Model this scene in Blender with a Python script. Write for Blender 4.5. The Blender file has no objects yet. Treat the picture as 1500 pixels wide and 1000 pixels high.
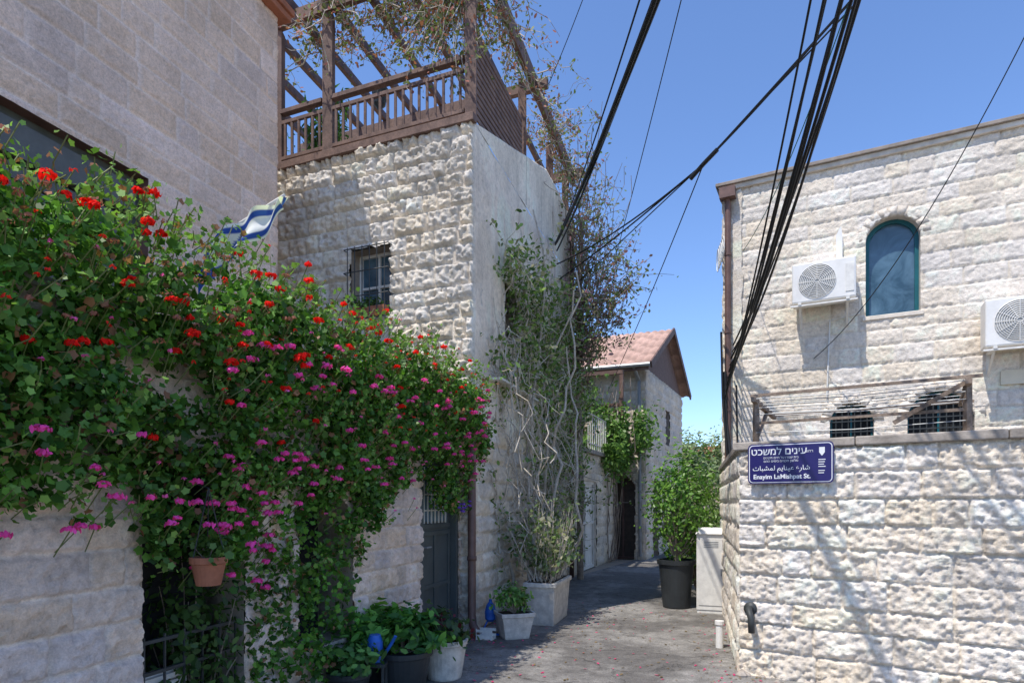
import bpy, math, random
import numpy as np
from mathutils import Vector, Matrix
random.seed(5)
R = np.random.default_rng(11)
scene = bpy.context.scene

# ------------------------------------------------------------------ helpers
def link(o, parent=None):
    scene.collection.objects.link(o)
    if parent is not None: o.parent = parent
    return o
def group(name):
    e = bpy.data.objects.new(name, None); e.empty_display_size = 0.2
    return link(e)
def mesh_np(name, V, loops, nper, mat, parent=None, col=None, smooth=False):
    V = np.asarray(V, dtype=np.float32); F = np.asarray(loops, dtype=np.int32).reshape(-1, nper)
    me = bpy.data.meshes.new(name)
    me.vertices.add(len(V)); me.vertices.foreach_set('co', V.ravel())
    me.loops.add(F.size); me.loops.foreach_set('vertex_index', F.ravel())
    me.polygons.add(len(F))
    me.polygons.foreach_set('loop_start', np.arange(0, F.size, nper, dtype=np.int32))
    me.update(calc_edges=True)
    if smooth: me.polygons.foreach_set('use_smooth', np.ones(len(F), dtype=bool))
    if col is not None:
        a = me.color_attributes.new('Col', 'FLOAT_COLOR', 'POINT')
        c = np.ones((len(V), 4), dtype=np.float32); c[:, :3] = col
        a.data.foreach_set('color', c.ravel())
    me.materials.append(mat)
    return link(bpy.data.objects.new(name, me), parent)

def vn(u, v, f, seed):
    r = np.random.default_rng(seed); T = r.random((128, 128))
    x = u*f+seed*3.7; y = v*f+seed*1.3
    xi = np.floor(x).astype(int); yi = np.floor(y).astype(int); xf = x-xi; yf = y-yi
    xf = xf*xf*(3-2*xf); yf = yf*yf*(3-2*yf)
    a = T[xi % 128, yi % 128]; b = T[(xi+1) % 128, yi % 128]; c = T[xi % 128, (yi+1) % 128]; d = T[(xi+1) % 128, (yi+1) % 128]
    return (a*(1-xf)+b*xf)*(1-yf)+(c*(1-xf)+d*xf)*yf
def fbm(u, v, f, o, seed):
    s = 0; a = 1; t = 0
    for i in range(o):
        s = s+a*(vn(u, v, f*2.03**i, seed+i)-.5); t += a; a *= .6
    return s/t*2
def sstep(x, a, b):
    t = np.clip((x-a)/(b-a), 0, 1); return t*t*(3-2*t)

class Fr:
    """vertical wall frame: P0->P1 is left to right seen from outside"""
    def __init__(s, P0, P1):
        s.p = np.array(P0, float); d = np.array(P1, float)-s.p; s.L = np.hypot(*d); s.d = d/s.L
        s.n = np.array([s.d[1], -s.d[0]])
    def pt(s, u, z, h=0.):
        q = s.p+s.d*u+s.n*h; return (q[0], q[1], z)
    def off(s, h):
        a = s.p+s.n*h; b = a+s.d*s.L; return Fr(a, b)

class MB:
    def __init__(s): s.v = []; s.f = []
    def hexa(s, c):
        k = len(s.v); s.v += [tuple(x) for x in c]
        for q in ((0,3,2,1),(4,5,6,7),(0,1,5,4),(1,2,6,5),(2,3,7,6),(3,0,4,7)): s.f.append(tuple(k+i for i in q))
    def box(s, F, u0, u1, z0, z1, h0, h1):
        s.hexa([F.pt(u0,z0,h1),F.pt(u1,z0,h1),F.pt(u1,z0,h0),F.pt(u0,z0,h0),F.pt(u0,z1,h1),F.pt(u1,z1,h1),F.pt(u1,z1,h0),F.pt(u0,z1,h0)])
    def prism(s, poly, z0, z1):
        k = len(s.v); n = len(poly)
        s.v += [(x,y,z0) for x,y in poly]+[(x,y,z1) for x,y in poly]
        s.f.append(tuple(range(k+n-1,k-1,-1))); s.f.append(tuple(range(k+n,k+2*n)))
        for i in range(n): j=(i+1)%n; s.f.append((k+i,k+j,k+n+j,k+n+i))
    def poly(s, pts):
        k = len(s.v); s.v += [tuple(p) for p in pts]; s.f.append(tuple(range(k,k+len(pts))))
    def beam(s, a, b, w, h):
        a = Vector(a); b = Vector(b); d = (b-a).normalized()
        up = Vector((0,0,1)) if abs(d.z) < .95 else Vector((1,0,0))
        x = d.cross(up).normalized()*w/2; y = x.cross(d).normalized()*h/2
        s.hexa([a-x-y,a+x-y,b+x-y,b-x-y,a-x+y,a+x+y,b+x+y,b-x+y])
    def tube(s, pts, r, sides=6, cap=True):
        P = [Vector(p) for p in pts]; n = len(P); k = len(s.v)
        rr = r if hasattr(r,'__len__') else [r]*n
        ref = None
        for i in range(n):
            t = (P[min(i+1,n-1)]-P[max(i-1,0)])
            if t.length < 1e-9: t = Vector((0,0,1))
            t.normalize()
            if ref is None:
                ref = t.orthogonal().normalized()
            x = (ref-t*ref.dot(t))
            if x.length < 1e-5: x = t.orthogonal()
            x.normalize(); ref = x; y = t.cross(x)
            for j in range(sides):
                a = 2*math.pi*j/sides; s.v.append(tuple(P[i]+(x*math.cos(a)+y*math.sin(a))*rr[i]))
        for i in range(n-1):
            for j in range(sides):
                j2=(j+1)%sides; s.f.append((k+i*sides+j,k+i*sides+j2,k+(i+1)*sides+j2,k+(i+1)*sides+j))
        if cap and n>1:
            s.f.append(tuple(k+j for j in range(sides-1,-1,-1))); s.f.append(tuple(k+(n-1)*sides+j for j in range(sides)))
    def lathe(s, c, prof, sides=28, sq=0.0, rot=0.0):
        k = len(s.v); n = len(prof)
        for r,z in prof:
            for j in range(sides):
                a = 2*math.pi*j/sides
                m = 1.0/max(abs(math.cos(a)),abs(math.sin(a))); q = r*(1*(1-sq)+m*sq)
                s.v.append((c[0]+q*math.cos(a+rot), c[1]+q*math.sin(a+rot), c[2]+z))
        for i in range(n-1):
            for j in range(sides):
                j2=(j+1)%sides; s.f.append((k+i*sides+j,k+i*sides+j2,k+(i+1)*sides+j2,k+(i+1)*sides+j))
        s.f.append(tuple(k+j for j in range(sides-1,-1,-1))); s.f.append(tuple(k+(n-1)*sides+j for j in range(sides)))
    def build(s, name, mat, parent=None, bevel=0, smooth=False):
        me = bpy.data.meshes.new(name); me.from_pydata(s.v, [], s.f); me.materials.append(mat); me.update()
        if smooth:
            me.polygons.foreach_set('use_smooth', [True]*len(me.polygons))
        o = link(bpy.data.objects.new(name, me), parent)
        if bevel:
            m = o.modifiers.new('b','BEVEL'); m.width = bevel; m.segments = 2; m.limit_method='ANGLE'
        return o

# ------------------------------------------------------------------ materials
def newmat(name):
    m = bpy.data.materials.new(name); m.use_nodes = True; nt = m.node_tree
    return m, nt, nt.nodes['Principled BSDF']
def noise(nt, scale, detail=4, rough=.6, vec=None):
    n = nt.nodes.new('ShaderNodeTexNoise'); n.inputs['Scale'].default_value = scale
    n.inputs['Detail'].default_value = detail; n.inputs['Roughness'].default_value = rough
    if vec: nt.links.new(vec, n.inputs['Vector'])
    return n
def mr(nt, src, a, b, c, d):
    n = nt.nodes.new('ShaderNodeMapRange'); nt.links.new(src, n.inputs['Value'])
    for k, v in zip(('From Min','From Max','To Min','To Max'), (a,b,c,d)): n.inputs[k].default_value = v
    return n.outputs[0]
def mul(nt, col, fac):
    n = nt.nodes.new('ShaderNodeVectorMath'); n.operation = 'SCALE'
    nt.links.new(col, n.inputs[0]); nt.links.new(fac, n.inputs['Scale']); return n.outputs[0]
def mixc(nt, fac, a, b):
    n = nt.nodes.new('ShaderNodeMix'); n.data_type = 'RGBA'
    nt.links.new(fac, n.inputs[0])
    for s, i in ((a,6),(b,7)):
        if isinstance(s, tuple): n.inputs[i].default_value = (*s,1)
        else: nt.links.new(s, n.inputs[i])
    return n.outputs[2]
def bump(nt, h, strength, dist, prev=None):
    b = nt.nodes.new('ShaderNodeBump'); b.inputs['Strength'].default_value = strength; b.inputs['Distance'].default_value = dist
    nt.links.new(h, b.inputs['Height'])
    if prev: nt.links.new(prev, b.inputs['Normal'])
    return b.outputs[0]

def stone_mat(name, stain=.35, bmp=.5, sc=22, dist=.02, pit_shade=.8):
    m, nt, p = newmat(name); nt.nodes.remove(p); tc = nt.nodes.new('ShaderNodeTexCoord').outputs['Object']
    df = nt.nodes.new('ShaderNodeBsdfDiffuse'); df.inputs['Roughness'].default_value = .2
    nt.links.new(df.outputs[0], nt.nodes['Material Output'].inputs[0])
    at = nt.nodes.new('ShaderNodeAttribute'); at.attribute_name = 'Col'
    n1 = noise(nt, 1.1, 5, .68, tc); n2 = noise(nt, sc, 5, .74, tc); n3 = noise(nt, 110, 1, .6, tc)
    c = mul(nt, at.outputs['Color'], mr(nt, n1.outputs[0], .3, .7, 1-stain, 1.1))
    c = mul(nt, c, mr(nt, n2.outputs[0], .3, .58, pit_shade, 1.06))  # occlusion shade painted into the stone colour, darkest in the bump hollows
    c = mul(nt, c, mr(nt, n3.outputs[0], .3, .7, .90, 1.08))
    nt.links.new(c, df.inputs['Color'])
    nt.links.new(bump(nt, n2.outputs[0], bmp, dist), df.inputs['Normal']); return m
def plain(name, col, rough=.6, var=.2, scale=8, metal=0, bmp=0, spec=.4, col2=None):
    m, nt, p = newmat(name); tc = nt.nodes.new('ShaderNodeTexCoord').outputs['Object']
    n = noise(nt, scale, 5, .65, tc)
    if col2 is None: col2 = tuple(c*(1-var) for c in col)
    c = mixc(nt, mr(nt, n.outputs[0], .35, .65, 0, 1), col2, col)
    nt.links.new(c, p.inputs['Base Color']); p.inputs['Roughness'].default_value = rough
    p.inputs['Metallic'].default_value = metal; p.inputs['Specular IOR Level'].default_value = spec
    if bmp:
        n2 = noise(nt, scale*5, 4, .6, tc); nt.links.new(bump(nt, n2.outputs[0], bmp, .01), p.inputs['Normal'])
    return m
def leaf_mat(name, trans=.3, gl=.02, rough=.4):
    m, nt, p = newmat(name); nt.nodes.remove(p)
    at = nt.nodes.new('ShaderNodeAttribute'); at.attribute_name = 'Col'
    d = nt.nodes.new('ShaderNodeBsdfDiffuse'); nt.links.new(at.outputs['Color'], d.inputs['Color'])
    t = nt.nodes.new('ShaderNodeBsdfTranslucent')
    g = nt.nodes.new('ShaderNodeVectorMath'); g.operation='MULTIPLY'; g.inputs[1].default_value=(1.3,1.5,.7)
    nt.links.new(at.outputs['Color'], g.inputs[0]); nt.links.new(g.outputs[0], t.inputs['Color'])
    mx = nt.nodes.new('ShaderNodeMixShader'); mx.inputs[0].default_value = trans
    nt.links.new(d.outputs[0], mx.inputs[1]); nt.links.new(t.outputs[0], mx.inputs[2])
    gs = nt.nodes.new('ShaderNodeBsdfGlossy'); gs.inputs['Roughness'].default_value = rough
    m2 = nt.nodes.new('ShaderNodeMixShader'); m2.inputs[0].default_value = gl
    nt.links.new(mx.outputs[0], m2.inputs[1]); nt.links.new(gs.outputs[0], m2.inputs[2])
    nt.links.new(m2.outputs[0], nt.nodes['Material Output'].inputs[0]); return m
def wood_mat(name, a, b):
    m, nt, p = newmat(name); tc = nt.nodes.new('ShaderNodeTexCoord').outputs['Object']
    n = noise(nt, 6, 4, .7, tc); n2 = noise(nt, 60, 2, .6, tc)
    c = mixc(nt, mr(nt, n.outputs[0], .35, .65, 0, 1), a, b); c = mul(nt, c, mr(nt, n2.outputs[0], .3,.7,.75,1.15))
    nt.links.new(c, p.inputs['Base Color']); p.inputs['Roughness'].default_value = .75
    return m

M_stone = stone_mat('limestone', .22, .5, 30, .012, .86)
M_rock = stone_mat('rock_faced_limestone', .20, .75, 17, .030, .76)
M_core = plain('masonry_core', (.42,.35,.28), .95, .3)
M_leaf = leaf_mat('leaf'); M_flower = leaf_mat('petal', .3, .01, .6)
M_wood = wood_mat('brown_painted_wood', (.10,.055,.042), (.20,.12,.09))
M_bark = wood_mat('bark', (.17,.13,.10), (.36,.29,.23))
M_twig = wood_mat('dry_twig', (.32,.27,.21), (.60,.53,.44))
M_brownmetal = plain('brown_painted_metal', (.18,.10,.08), .5, .4, 5)
M_dark = plain('dark_interior', (.02,.021,.023), .8, .3)
M_black = plain('black_cable', (.012,.012,.013), .6, .2)
M_blackpl = plain('black_plastic', (.035,.04,.043), .5, .3, 6)
M_grey = plain('grey_metal', (.3,.31,.32), .45, .25, 6, .3)
M_white = plain('white_enamel', (.82,.80,.76), .45, .12, 5)
M_whitedirty = plain('weathered_white_paint', (.80,.78,.73), .6, .2, 9)
M_conc = plain('concrete_planter', (.66,.62,.56), .9, .35, 9, 0, .5)
M_terra = plain('terracotta', (.42,.16,.09), .85, .3, 9)
M_soil = plain('soil', (.06,.04,.03), .95, .4, 20)
M_green = plain('dark_green_steel', (.085,.10,.10), .45, .25, 4)
M_iron = plain('wrought_iron', (.05,.055,.055), .55, .3, 9)
M_teal = plain('teal_window_frame', (.01,.13,.16), .4, .25, 6)
M_blue = plain('blue_plastic', (.03,.14,.55), .4, .2)
M_sign = plain('sign_blue_enamel', (.020,.014,.12), .3, .12, 3)
M_signw = plain('sign_white_enamel', (.8,.8,.82), .35, .05)
M_cap = plain('weathered_cement_cap', (.46,.40,.34), .9, .5, 7, 0, .5)
M_door = plain('pale_painted_door', (.80,.76,.69), .6, .2, 4)
m, nt, p = newmat('window_glass'); M_glass = m
tc = nt.nodes.new('ShaderNodeTexCoord').outputs['Object']; n = noise(nt, 2.2, 4, .6, tc); n.inputs['Distortion'].default_value = 1.2
nt.links.new(mixc(nt, mr(nt, n.outputs[0], .35,.65,0,1), (.03,.07,.10), (.10,.18,.24)), p.inputs['Base Color'])
p.inputs['Roughness'].default_value = .12; p.inputs['Specular IOR Level'].default_value = .7

# ------------------------------------------------------------------ walls
def stone_wall(name, F, z0, z1, res, ch, bw, col, mcol, parent, depth=.02, rough=.02, edge=.03, holes=(), seed=1,
               cvar=.12, gap=.012, mat=None, plaster_z=None, pcol=None, L=None, back=.3, hue=.03, rf=7., hf=.45, chv=.1, dirt=.0):
    L = L or F.L
    us = np.linspace(0, L, max(2,int(L/res))+1); vs = np.linspace(z0, z1, max(2,int((z1-z0)/res))+1)
    for (a,b,c,d,*_) in holes:
        us = np.append(us, [a,b]); vs = np.append(vs, [c,d])
    us = np.unique(np.clip(us,0,L)); vs = np.unique(np.clip(vs,z0,z1))
    U, V = np.meshgrid(us, vs, indexing='ij'); nu, nv = U.shape
    r = np.random.default_rng(seed)
    rows = [z0-.02]
    while rows[-1] < z1+ch: rows.append(rows[-1]+ch*r.uniform(1-chv,1+chv))
    rows = np.array(rows); wob = .005*fbm(U, V, 3, 2, seed+40)
    ri = np.clip(np.searchsorted(rows, V+wob)-1, 0, len(rows)-2)
    dv = np.minimum(V+wob-rows[ri], rows[ri+1]-V-wob)
    du = np.zeros_like(U); rnd = np.zeros_like(U); rnd2 = np.zeros_like(U); rnd3 = np.zeros_like(U)
    for k in range(len(rows)-1):
        m = ri == k
        if not m.any(): continue
        js = [-r.uniform(0,bw)]
        while js[-1] < L+bw*2: js.append(js[-1]+bw*r.uniform(.5,1.5))
        js = np.array(js); x = U[m]+wob[m]*1.5; ji = np.clip(np.searchsorted(js, x)-1,0,len(js)-2)
        du[m] = np.minimum(x-js[ji], js[ji+1]-x)
        q = r.random((3,len(js))); rnd[m] = q[0][ji]; rnd2[m] = q[1][ji]; rnd3[m] = q[2][ji]
    dd = np.minimum(du, dv)+.008*fbm(U,V,28,2,seed+3)
    prof = sstep(dd, gap*.4, gap+edge); body = sstep(dd, gap*.3, gap)
    N = fbm(U+rnd*7, V+rnd2*5, rf, 4, seed+9); N2 = fbm(U+rnd2*9, V+rnd3*3, rf*2.6, 4, seed+19)
    N3 = 1-2*np.abs(fbm(U+rnd3*5,V*1.5+rnd*3,rf*1.3,3,seed+29))
    h = prof*(depth+rough*(.35+.6*N+hf*N2+.45*N3+.6*(rnd3-.5))) - (1-body)*.004
    C = np.array(col)[None,None,:]*(1+cvar*2*(rnd-.5))[...,None]
    C = C*(1+np.stack([hue*(rnd2-.5)*2, 0*rnd2, -hue*2*(rnd2-.5)*2],-1))
    C = C*(1+.14*N[...,None]+.14*np.clip(N2,-1,0)[...,None])
    C = C*body[...,None]+np.array(mcol)[None,None,:]*(1-body)[...,None]
    if dirt:
        C = C*(1-dirt*np.clip(fbm(U,V*.25,2.2,4,seed+90)+.5*(1-sstep(V,z0,z0+.5)),0,1))[...,None]
    if plaster_z is not None:
        m = sstep(V+.9*fbm(U,V,1.2,4,seed+77), plaster_z-.12, plaster_z+.12)
        P = np.array(pcol)[None,None,:]*(1+.30*fbm(U,V,1.4,5,seed+60))[...,None]
        streak = np.clip(fbm(U,V*.12,7,3,seed+61),0,1); P = P*(1-.35*streak[...,None])
        h = h*(1-m)+m*(.022+.016*fbm(U,V,3,4,seed+50)); C = C*(1-m[...,None])+P*m[...,None]
    X = F.p[0]+F.d[0]*U+F.n[0]*h; Y = F.p[1]+F.d[1]*U+F.n[1]*h
    verts = np.stack([X,Y,V],-1).reshape(-1,3); cols = np.clip(C,0,.90).reshape(-1,3)
    idx = np.arange(nu*nv).reshape(nu,nv)
    Fq = np.stack([idx[:-1,:-1],idx[1:,:-1],idx[1:,1:],idx[:-1,1:]],-1)
    cu = (us[:-1]+us[1:])/2; cv = (vs[:-1]+vs[1:])/2; CU,CV = np.meshgrid(cu,cv,indexing='ij')
    keep = np.ones(CU.shape,bool)
    for hl in holes:
        a,b,c,d = hl[:4]; rise = hl[4] if len(hl)>4 else 0
        ins = (CU>a)&(CU<b)&(CV>c)&(CV<d)
        if rise:
            x = (CU-(a+b)/2)/((b-a)/2); y = (CV-(d-rise))/rise
            ins &= ~((CV>d-rise)&(x*x+y*y>1))
        keep &= ~ins
    Fq = Fq[keep].reshape(-1,4)
    ring = np.concatenate([idx[0,:], idx[1:,-1], idx[-1,-2::-1]])
    bv = verts[ring].copy(); bv[:,0] -= F.n[0]*back; bv[:,1] -= F.n[1]*back
    k = len(verts); verts = np.vstack([verts,bv]); cols = np.vstack([cols,cols[ring]*.95])
    a = np.arange(len(ring)-1); S = np.stack([ring[a], ring[a+1], k+a+1, k+a],-1)
    Fq = np.vstack([Fq,S])
    return mesh_np(name, verts, Fq, 4, mat or M_stone, parent, cols)

def arch_pts(u0,u1,z0,z1,rise,n=14):
    pts=[(u1,z0)]
    if rise:
        c=(u0+u1)/2; w=(u1-u0)/2
        pts += [(c+w*math.cos(math.pi*i/n), z1-rise+rise*math.sin(math.pi*i/n)) for i in range(n+1)]
    else: pts += [(u1,z1),(u0,z1)]
    pts.append((u0,z0)); return pts
def opening(F, hole, parent, reveal_mat, pane_mat, depth=.2, framew=.045, frame_mat=None, name='window', ring=0, ringcol=(.5,.44,.37), mull=True, rail=()):
    a,b,c,d = hole[:4]; rise = hole[4] if len(hole)>4 else 0
    P = arch_pts(a,b,c,d,rise)
    mb = MB(); Q = P+[P[0]]
    for i in range(len(Q)-1):
        (u,z),(u2,z2)=Q[i],Q[i+1]
        mb.poly([F.pt(u,z,.015),F.pt(u2,z2,.015),F.pt(u2,z2,-depth),F.pt(u,z,-depth)])
    mb.build(name+'_reveal', reveal_mat, parent)
    mb = MB(); mb.poly([F.pt(u,z,-depth+.01) for u,z in P]); mb.build(name+'_pane', pane_mat, parent)
    if frame_mat:
        mb = MB(); cu=(a+b)/2; cz=(c+d)/2
        def ins(u,z,k): 
            return (cu+(u-cu)*(1-k/((b-a)/2)), cz+(z-cz)*(1-k/((d-c)/2)))
        for i in range(len(Q)-1):
            o1,o2=Q[i],Q[i+1]; i1,i2=ins(*o1,framew),ins(*o2,framew)
            h0,h1=-depth+.012,-depth+.05
            mb.hexa([F.pt(*o1,h1),F.pt(*o2,h1),F.pt(*i2,h1),F.pt(*i1,h1),F.pt(*o1,h0),F.pt(*o2,h0),F.pt(*i2,h0),F.pt(*i1,h0)])
        if mull: mb.box(F,cu-framew*.4,cu+framew*.4,c+.01,d-.02,-depth+.014,-depth+.045)
        for z in rail: mb.box(F,a+.01,b-.01,z-framew*.4,z+framew*.4,-depth+.014,-depth+.047)
        mb.build(name+'_frame', frame_mat, parent)
    if ring and rise:
        n=11; cu=(a+b)/2; w=(b-a)/2; vs=[];fs=[];cs=[]
        for i in range(n):
            t0=math.pi*(i+.02)/n; t1=math.pi*(i+.98)/n; k=len(vs); cc=np.array(ringcol)*random.uniform(.93,1.05)
            for h in (-.04,.020):
                for t,rr in ((t0,0),(t1,0),(t1,ring),(t0,ring)):
                    vs.append(F.pt(cu+(w+rr-.005)*math.cos(t), d-rise+(rise+rr-.005)*math.sin(t), h)); cs.append(cc)
            for q in ((4,5,6,7),(0,1,5,4),(1,2,6,5),(2,3,7,6),(3,0,4,7)): fs.append([k+x for x in q])
        mesh_np(name+'_arch_stones', vs, fs, 4, M_rock, parent, np.array(cs))

# ------------------------------------------------------------------ foliage
def leaves(name, P, size, cols, mat, parent=None, nrm=None, bias=.7, shape='round', cup=.25):
    N = len(P); P = np.asarray(P)
    n = R.normal(size=(N,3)); n /= np.linalg.norm(n,axis=1)[:,None]
    if nrm is not None: n = n*(1-bias)+np.asarray(nrm)*bias
    n /= np.linalg.norm(n,axis=1)[:,None]+1e-9
    t = R.normal(size=(N,3)); t -= n*(t*n).sum(1)[:,None]; t /= np.linalg.norm(t,axis=1)[:,None]+1e-9
    b = np.cross(n,t)
    if shape=='round':
        T = [(1.05*math.cos(a)*(1 if i%2 else .72), math.sin(a)*(1 if i%2 else .72)) for i,a in enumerate(np.linspace(0,2*math.pi,11)[:10])]
    elif shape=='long': T = [(-1.2,0),(-.2,-.34),(.6,-.2),(1.3,0),(.6,.2),(-.2,.34)]
    elif shape=='oval': T = [(-1.1,0),(-.4,-.55),(.5,-.45),(1.15,0),(.5,.45),(-.4,.55)]
    else: T = [(-1,0),(0,-.7),(1,0),(0,.7)]
    T = np.array(T); K = len(T)
    s = (np.asarray(size)*np.ones(N))*R.uniform(.55,1.35,N)
    V = P[:,None,:]+s[:,None,None]*(T[None,:,0,None]*t[:,None,:]+T[None,:,1,None]*b[:,None,:]-cup*(T[:,1]**2)[None,:,None]*n[:,None,:]*-1)
    F = np.arange(N*K).reshape(N,K)
    C = np.repeat(cols,K,axis=0)
    return mesh_np(name, V.reshape(-1,3), F, K, mat, parent, C)
def pal(N, a, b, extra=None, pe=.0, v=.35):
    k = R.random(N)[:,None]; c = np.array(a)*(1-k)+np.array(b)*k
    c = c*R.uniform(1-v,1+v,N)[:,None]
    if extra is not None:
        m = R.random(N)<pe; c[m] = np.array(extra)*R.uniform(.7,1.3,m.sum())[:,None]
    return np.clip(c,0,1)
GA,GB=(.045,.10,.022),(.14,.25,.055)

def walk(p0,p1,n,wob,sag=0):
    p0=np.array(p0,float); p1=np.array(p1,float); o=[]; acc=np.zeros(3)
    for i in range(n+1):
        t=i/n; acc=acc+R.normal(size=3)*wob/math.sqrt(n)
        p=p0*(1-t)+p1*t+acc*(1 if i else 0); p[2]-=sag*4*t*(1-t); o.append(p)
    return o
def shrub(parent, center, rad, N, size, a, b, base=None, clumps=22, shape='oval', br=.012, extra=None, pe=0, name='foliage', spread=.3):
    C = []
    while len(C)<clumps:
        q=R.uniform(-1,1,3)
        if .15<(q**2).sum()<1: C.append(np.array(center)+q*np.array(rad))
    C=np.array(C); k=R.integers(0,clumps,N); P=C[k]+R.normal(size=(N,3))*np.array(rad)*spread
    P[:,2]=np.maximum(P[:,2],.03)
    nn=(P-np.array(center))/np.array(rad); nn/=np.linalg.norm(nn,axis=1)[:,None]+1e-9; nn[:,2]+=.5
    cc=pal(N,a,b,extra,pe)*R.uniform(.7,1.25,clumps)[k][:,None]
    leaves(name,P,size,cc,M_leaf,parent,nn,.5,shape)
    if base is not None:
        mb=MB()
        for c in C:
            w=walk(base,c,6,.06*rad[0]); mb.tube(w,np.linspace(br,br*.3,7),4)
        mb.build('branches',M_bark,parent)

# ================================================================== GROUND
m, nt, p = newmat('worn_asphalt'); M_ground=m
tc = nt.nodes.new('ShaderNodeTexCoord').outputs['Object']
n1=noise(nt,.6,7,.68,tc); n2=noise(nt,7,6,.74,tc); n3=noise(nt,120,2,.6,tc)
c=mixc(nt, mr(nt,n1.outputs[0],.45,.56,0,1),(.14,.13,.12),(.27,.255,.235))
c=mul(nt,c,mr(nt,n2.outputs[0],.3,.7,.62,1.25)); c=mul(nt,c,mr(nt,n3.outputs[0],.3,.7,.65,1.3))
vo=nt.nodes.new('ShaderNodeTexVoronoi'); vo.feature='DISTANCE_TO_EDGE'; vo.inputs['Scale'].default_value=.7
w=nt.nodes.new('ShaderNodeVectorMath'); w.operation='ADD'; ns=noise(nt,2.5,5,.7,tc)
sc=nt.nodes.new('ShaderNodeVectorMath'); sc.operation='SCALE'; sc.inputs['Scale'].default_value=.5; nt.links.new(ns.outputs['Color'],sc.inputs[0])
nt.links.new(tc,w.inputs[0]); nt.links.new(sc.outputs[0],w.inputs[1]); nt.links.new(w.outputs[0],vo.inputs['Vector'])
c=mul(nt,c,mr(nt,vo.outputs['Distance'],.0,.012,.5,1))
nt.links.new(c,p.inputs['Base Color']); p.inputs['Roughness'].default_value=.93
nt.links.new(bump(nt,n2.outputs[0],.6,.035), p.inputs['Normal'])
mb=MB(); mb.poly([(-90,-60,0),(90,-60,0),(90,160,0),(-90,160,0)]); mb.build('ground',plain('dry_ground',(.36,.30,.23),.95,.3,.6))
mb=MB(); mb.poly([(-5.2,-2,.004),(6.5,-2,.004),(6.5,4.5,.004),(2.4,6.2,.004),(3.5,9.8,.004),(6,14,.004),(9,21,.004),(12,27,.004),(9,29,.004),(5.6,21.5,.004),(3.4,17,.004),(1.1,12.7,.004),(-.5,7.6,.004),(-2.3,2.5,.004)])
mb.build('alley_road',M_ground)
N=3600; P=np.stack([R.uniform(-1.2,2.8,N),R.uniform(4.5,9.8,N),np.full(N,.012)],-1)
e=np.minimum(np.abs(P[:,0]-(-.65-(7.6-P[:,1])/3+.35)), np.abs(P[:,0]-(2.14+(P[:,1]-5.76)*.3)))
P=P[(R.random(N)<np.exp(-(e/.3)**2))|(R.random(N)<.18)]
leaves('fallen_petals_and_leaves',P,.016,pal(len(P),(.30,.2,.1),(.14,.1,.04),(.8,.06,.22),.35),M_leaf,None,np.tile([0,0,1.],(len(P),1)),.85,'oval')

# ================================================================== HOUSE A (left, smooth ashlar)
A = group('stone_house')
FA = Fr((-2.87-9/3., 7.5-9), (-2.87,7.5))
LA=FA.L
wa0,wa1 = LA-4.2*1.054, LA-1.71*1.054
hA=(wa0,wa1,2.9,4.64)
ca,cm=(.80,.625,.52),(.89,.74,.65)
stone_wall('front_wall',FA,0,7.5,.020,.25,.5,ca,cm,A,depth=.006,rough=.013,edge=.006,holes=[hA],seed=3,cvar=.09,gap=.020,hue=.03,rf=22,mat=stone_mat('chiselled_ashlar',.18,.8,42,.014,.74))
opening(FA,hA,A,M_brownmetal,M_dark,.16,.09,plain('shutter_frame',(.09,.10,.09),.5,.3),'wide_window',mull=True)
mb=MB(); mb.box(FA,wa0,wa1-.08,4.28,4.55,-.14,-.05)
for i in range(9): mb.box(FA,wa0,wa1-.1,3.0+i*.14,3.0+i*.14+.12,-.13,-.10)
mb.build('roller_shutter',plain('shutter',(.12,.125,.12),.5,.2),A)
def foot(F,L0,L1,depth,ins=.29):
    a=np.array(F.pt(L0,0,-ins)[:2]); b=np.array(F.pt(L1,0,-ins)[:2]); c=np.array(F.pt(L1,0,-depth)[:2]); e=np.array(F.pt(L0,0,-depth)[:2])
    return [tuple(a),tuple(b),tuple(c),tuple(e)]
mb=MB(); mb.prism(foot(FA,0,LA,6),0,7.5); mb.build('masonry',M_core,A)
FA2=Fr(FA.pt(LA,0,0)[:2],FA.pt(LA,0,-6)[:2])
stone_wall('end_wall',FA2,0,7.5,.06,.25,.5,ca,cm,A,depth=.006,rough=.006,seed=4)
mb=MB(); mb.box(FA,-.2,LA+.12,7.5,7.58,-6,.12); mb.box(FA,-.2,LA+.15,7.58,7.66,-6,.15); mb.build('eave',M_terra,A,.01)

# ================================================================== YARD WALL (left)
W = group('yard_wall')
FW = Fr((-.65-9/3.,7.6-9),(-.65,7.6)); LW=FW.L; k=1.054
def tu(t): return LW-t*k
hDoor=(tu(1.0),tu(.06),0,2.15); hGap=(tu(4.21),tu(3.48),0,1.9); hArch=(tu(2.95),tu(2.25),.45,1.68,.33)
stone_wall('masonry_face',FW,0,2.6,.014,.20,.32,(.80,.65,.54),(.86,.75,.65),W,depth=.010,rough=.024,edge=.010,holes=[hDoor,hGap,hArch],seed=12,cvar=.14,gap=.012,hue=.045,rf=14,hf=.8,dirt=.3,mat=M_rock)
for nm,h_ in (('yard_opening',hGap),('arched_niche',hArch)):
    opening(FW,h_,W,M_core,M_dark,.35,name=nm)
mb=MB()
segs=[(0,hGap[0],0,2.6),(hGap[1],hArch[0],0,2.6),(hArch[1],hDoor[0],0,2.6)]
for a_,b_,c_,d_ in segs: mb.box(FW,a_,b_,c_,d_,-.34,-.2)
mb.box(FW,0,LW,2.6,2.66,-.36,.04); mb.build('core_and_coping',M_cap,W,.008)
mb=MB(); u0,u1=hGap[0],hGap[1]
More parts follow.
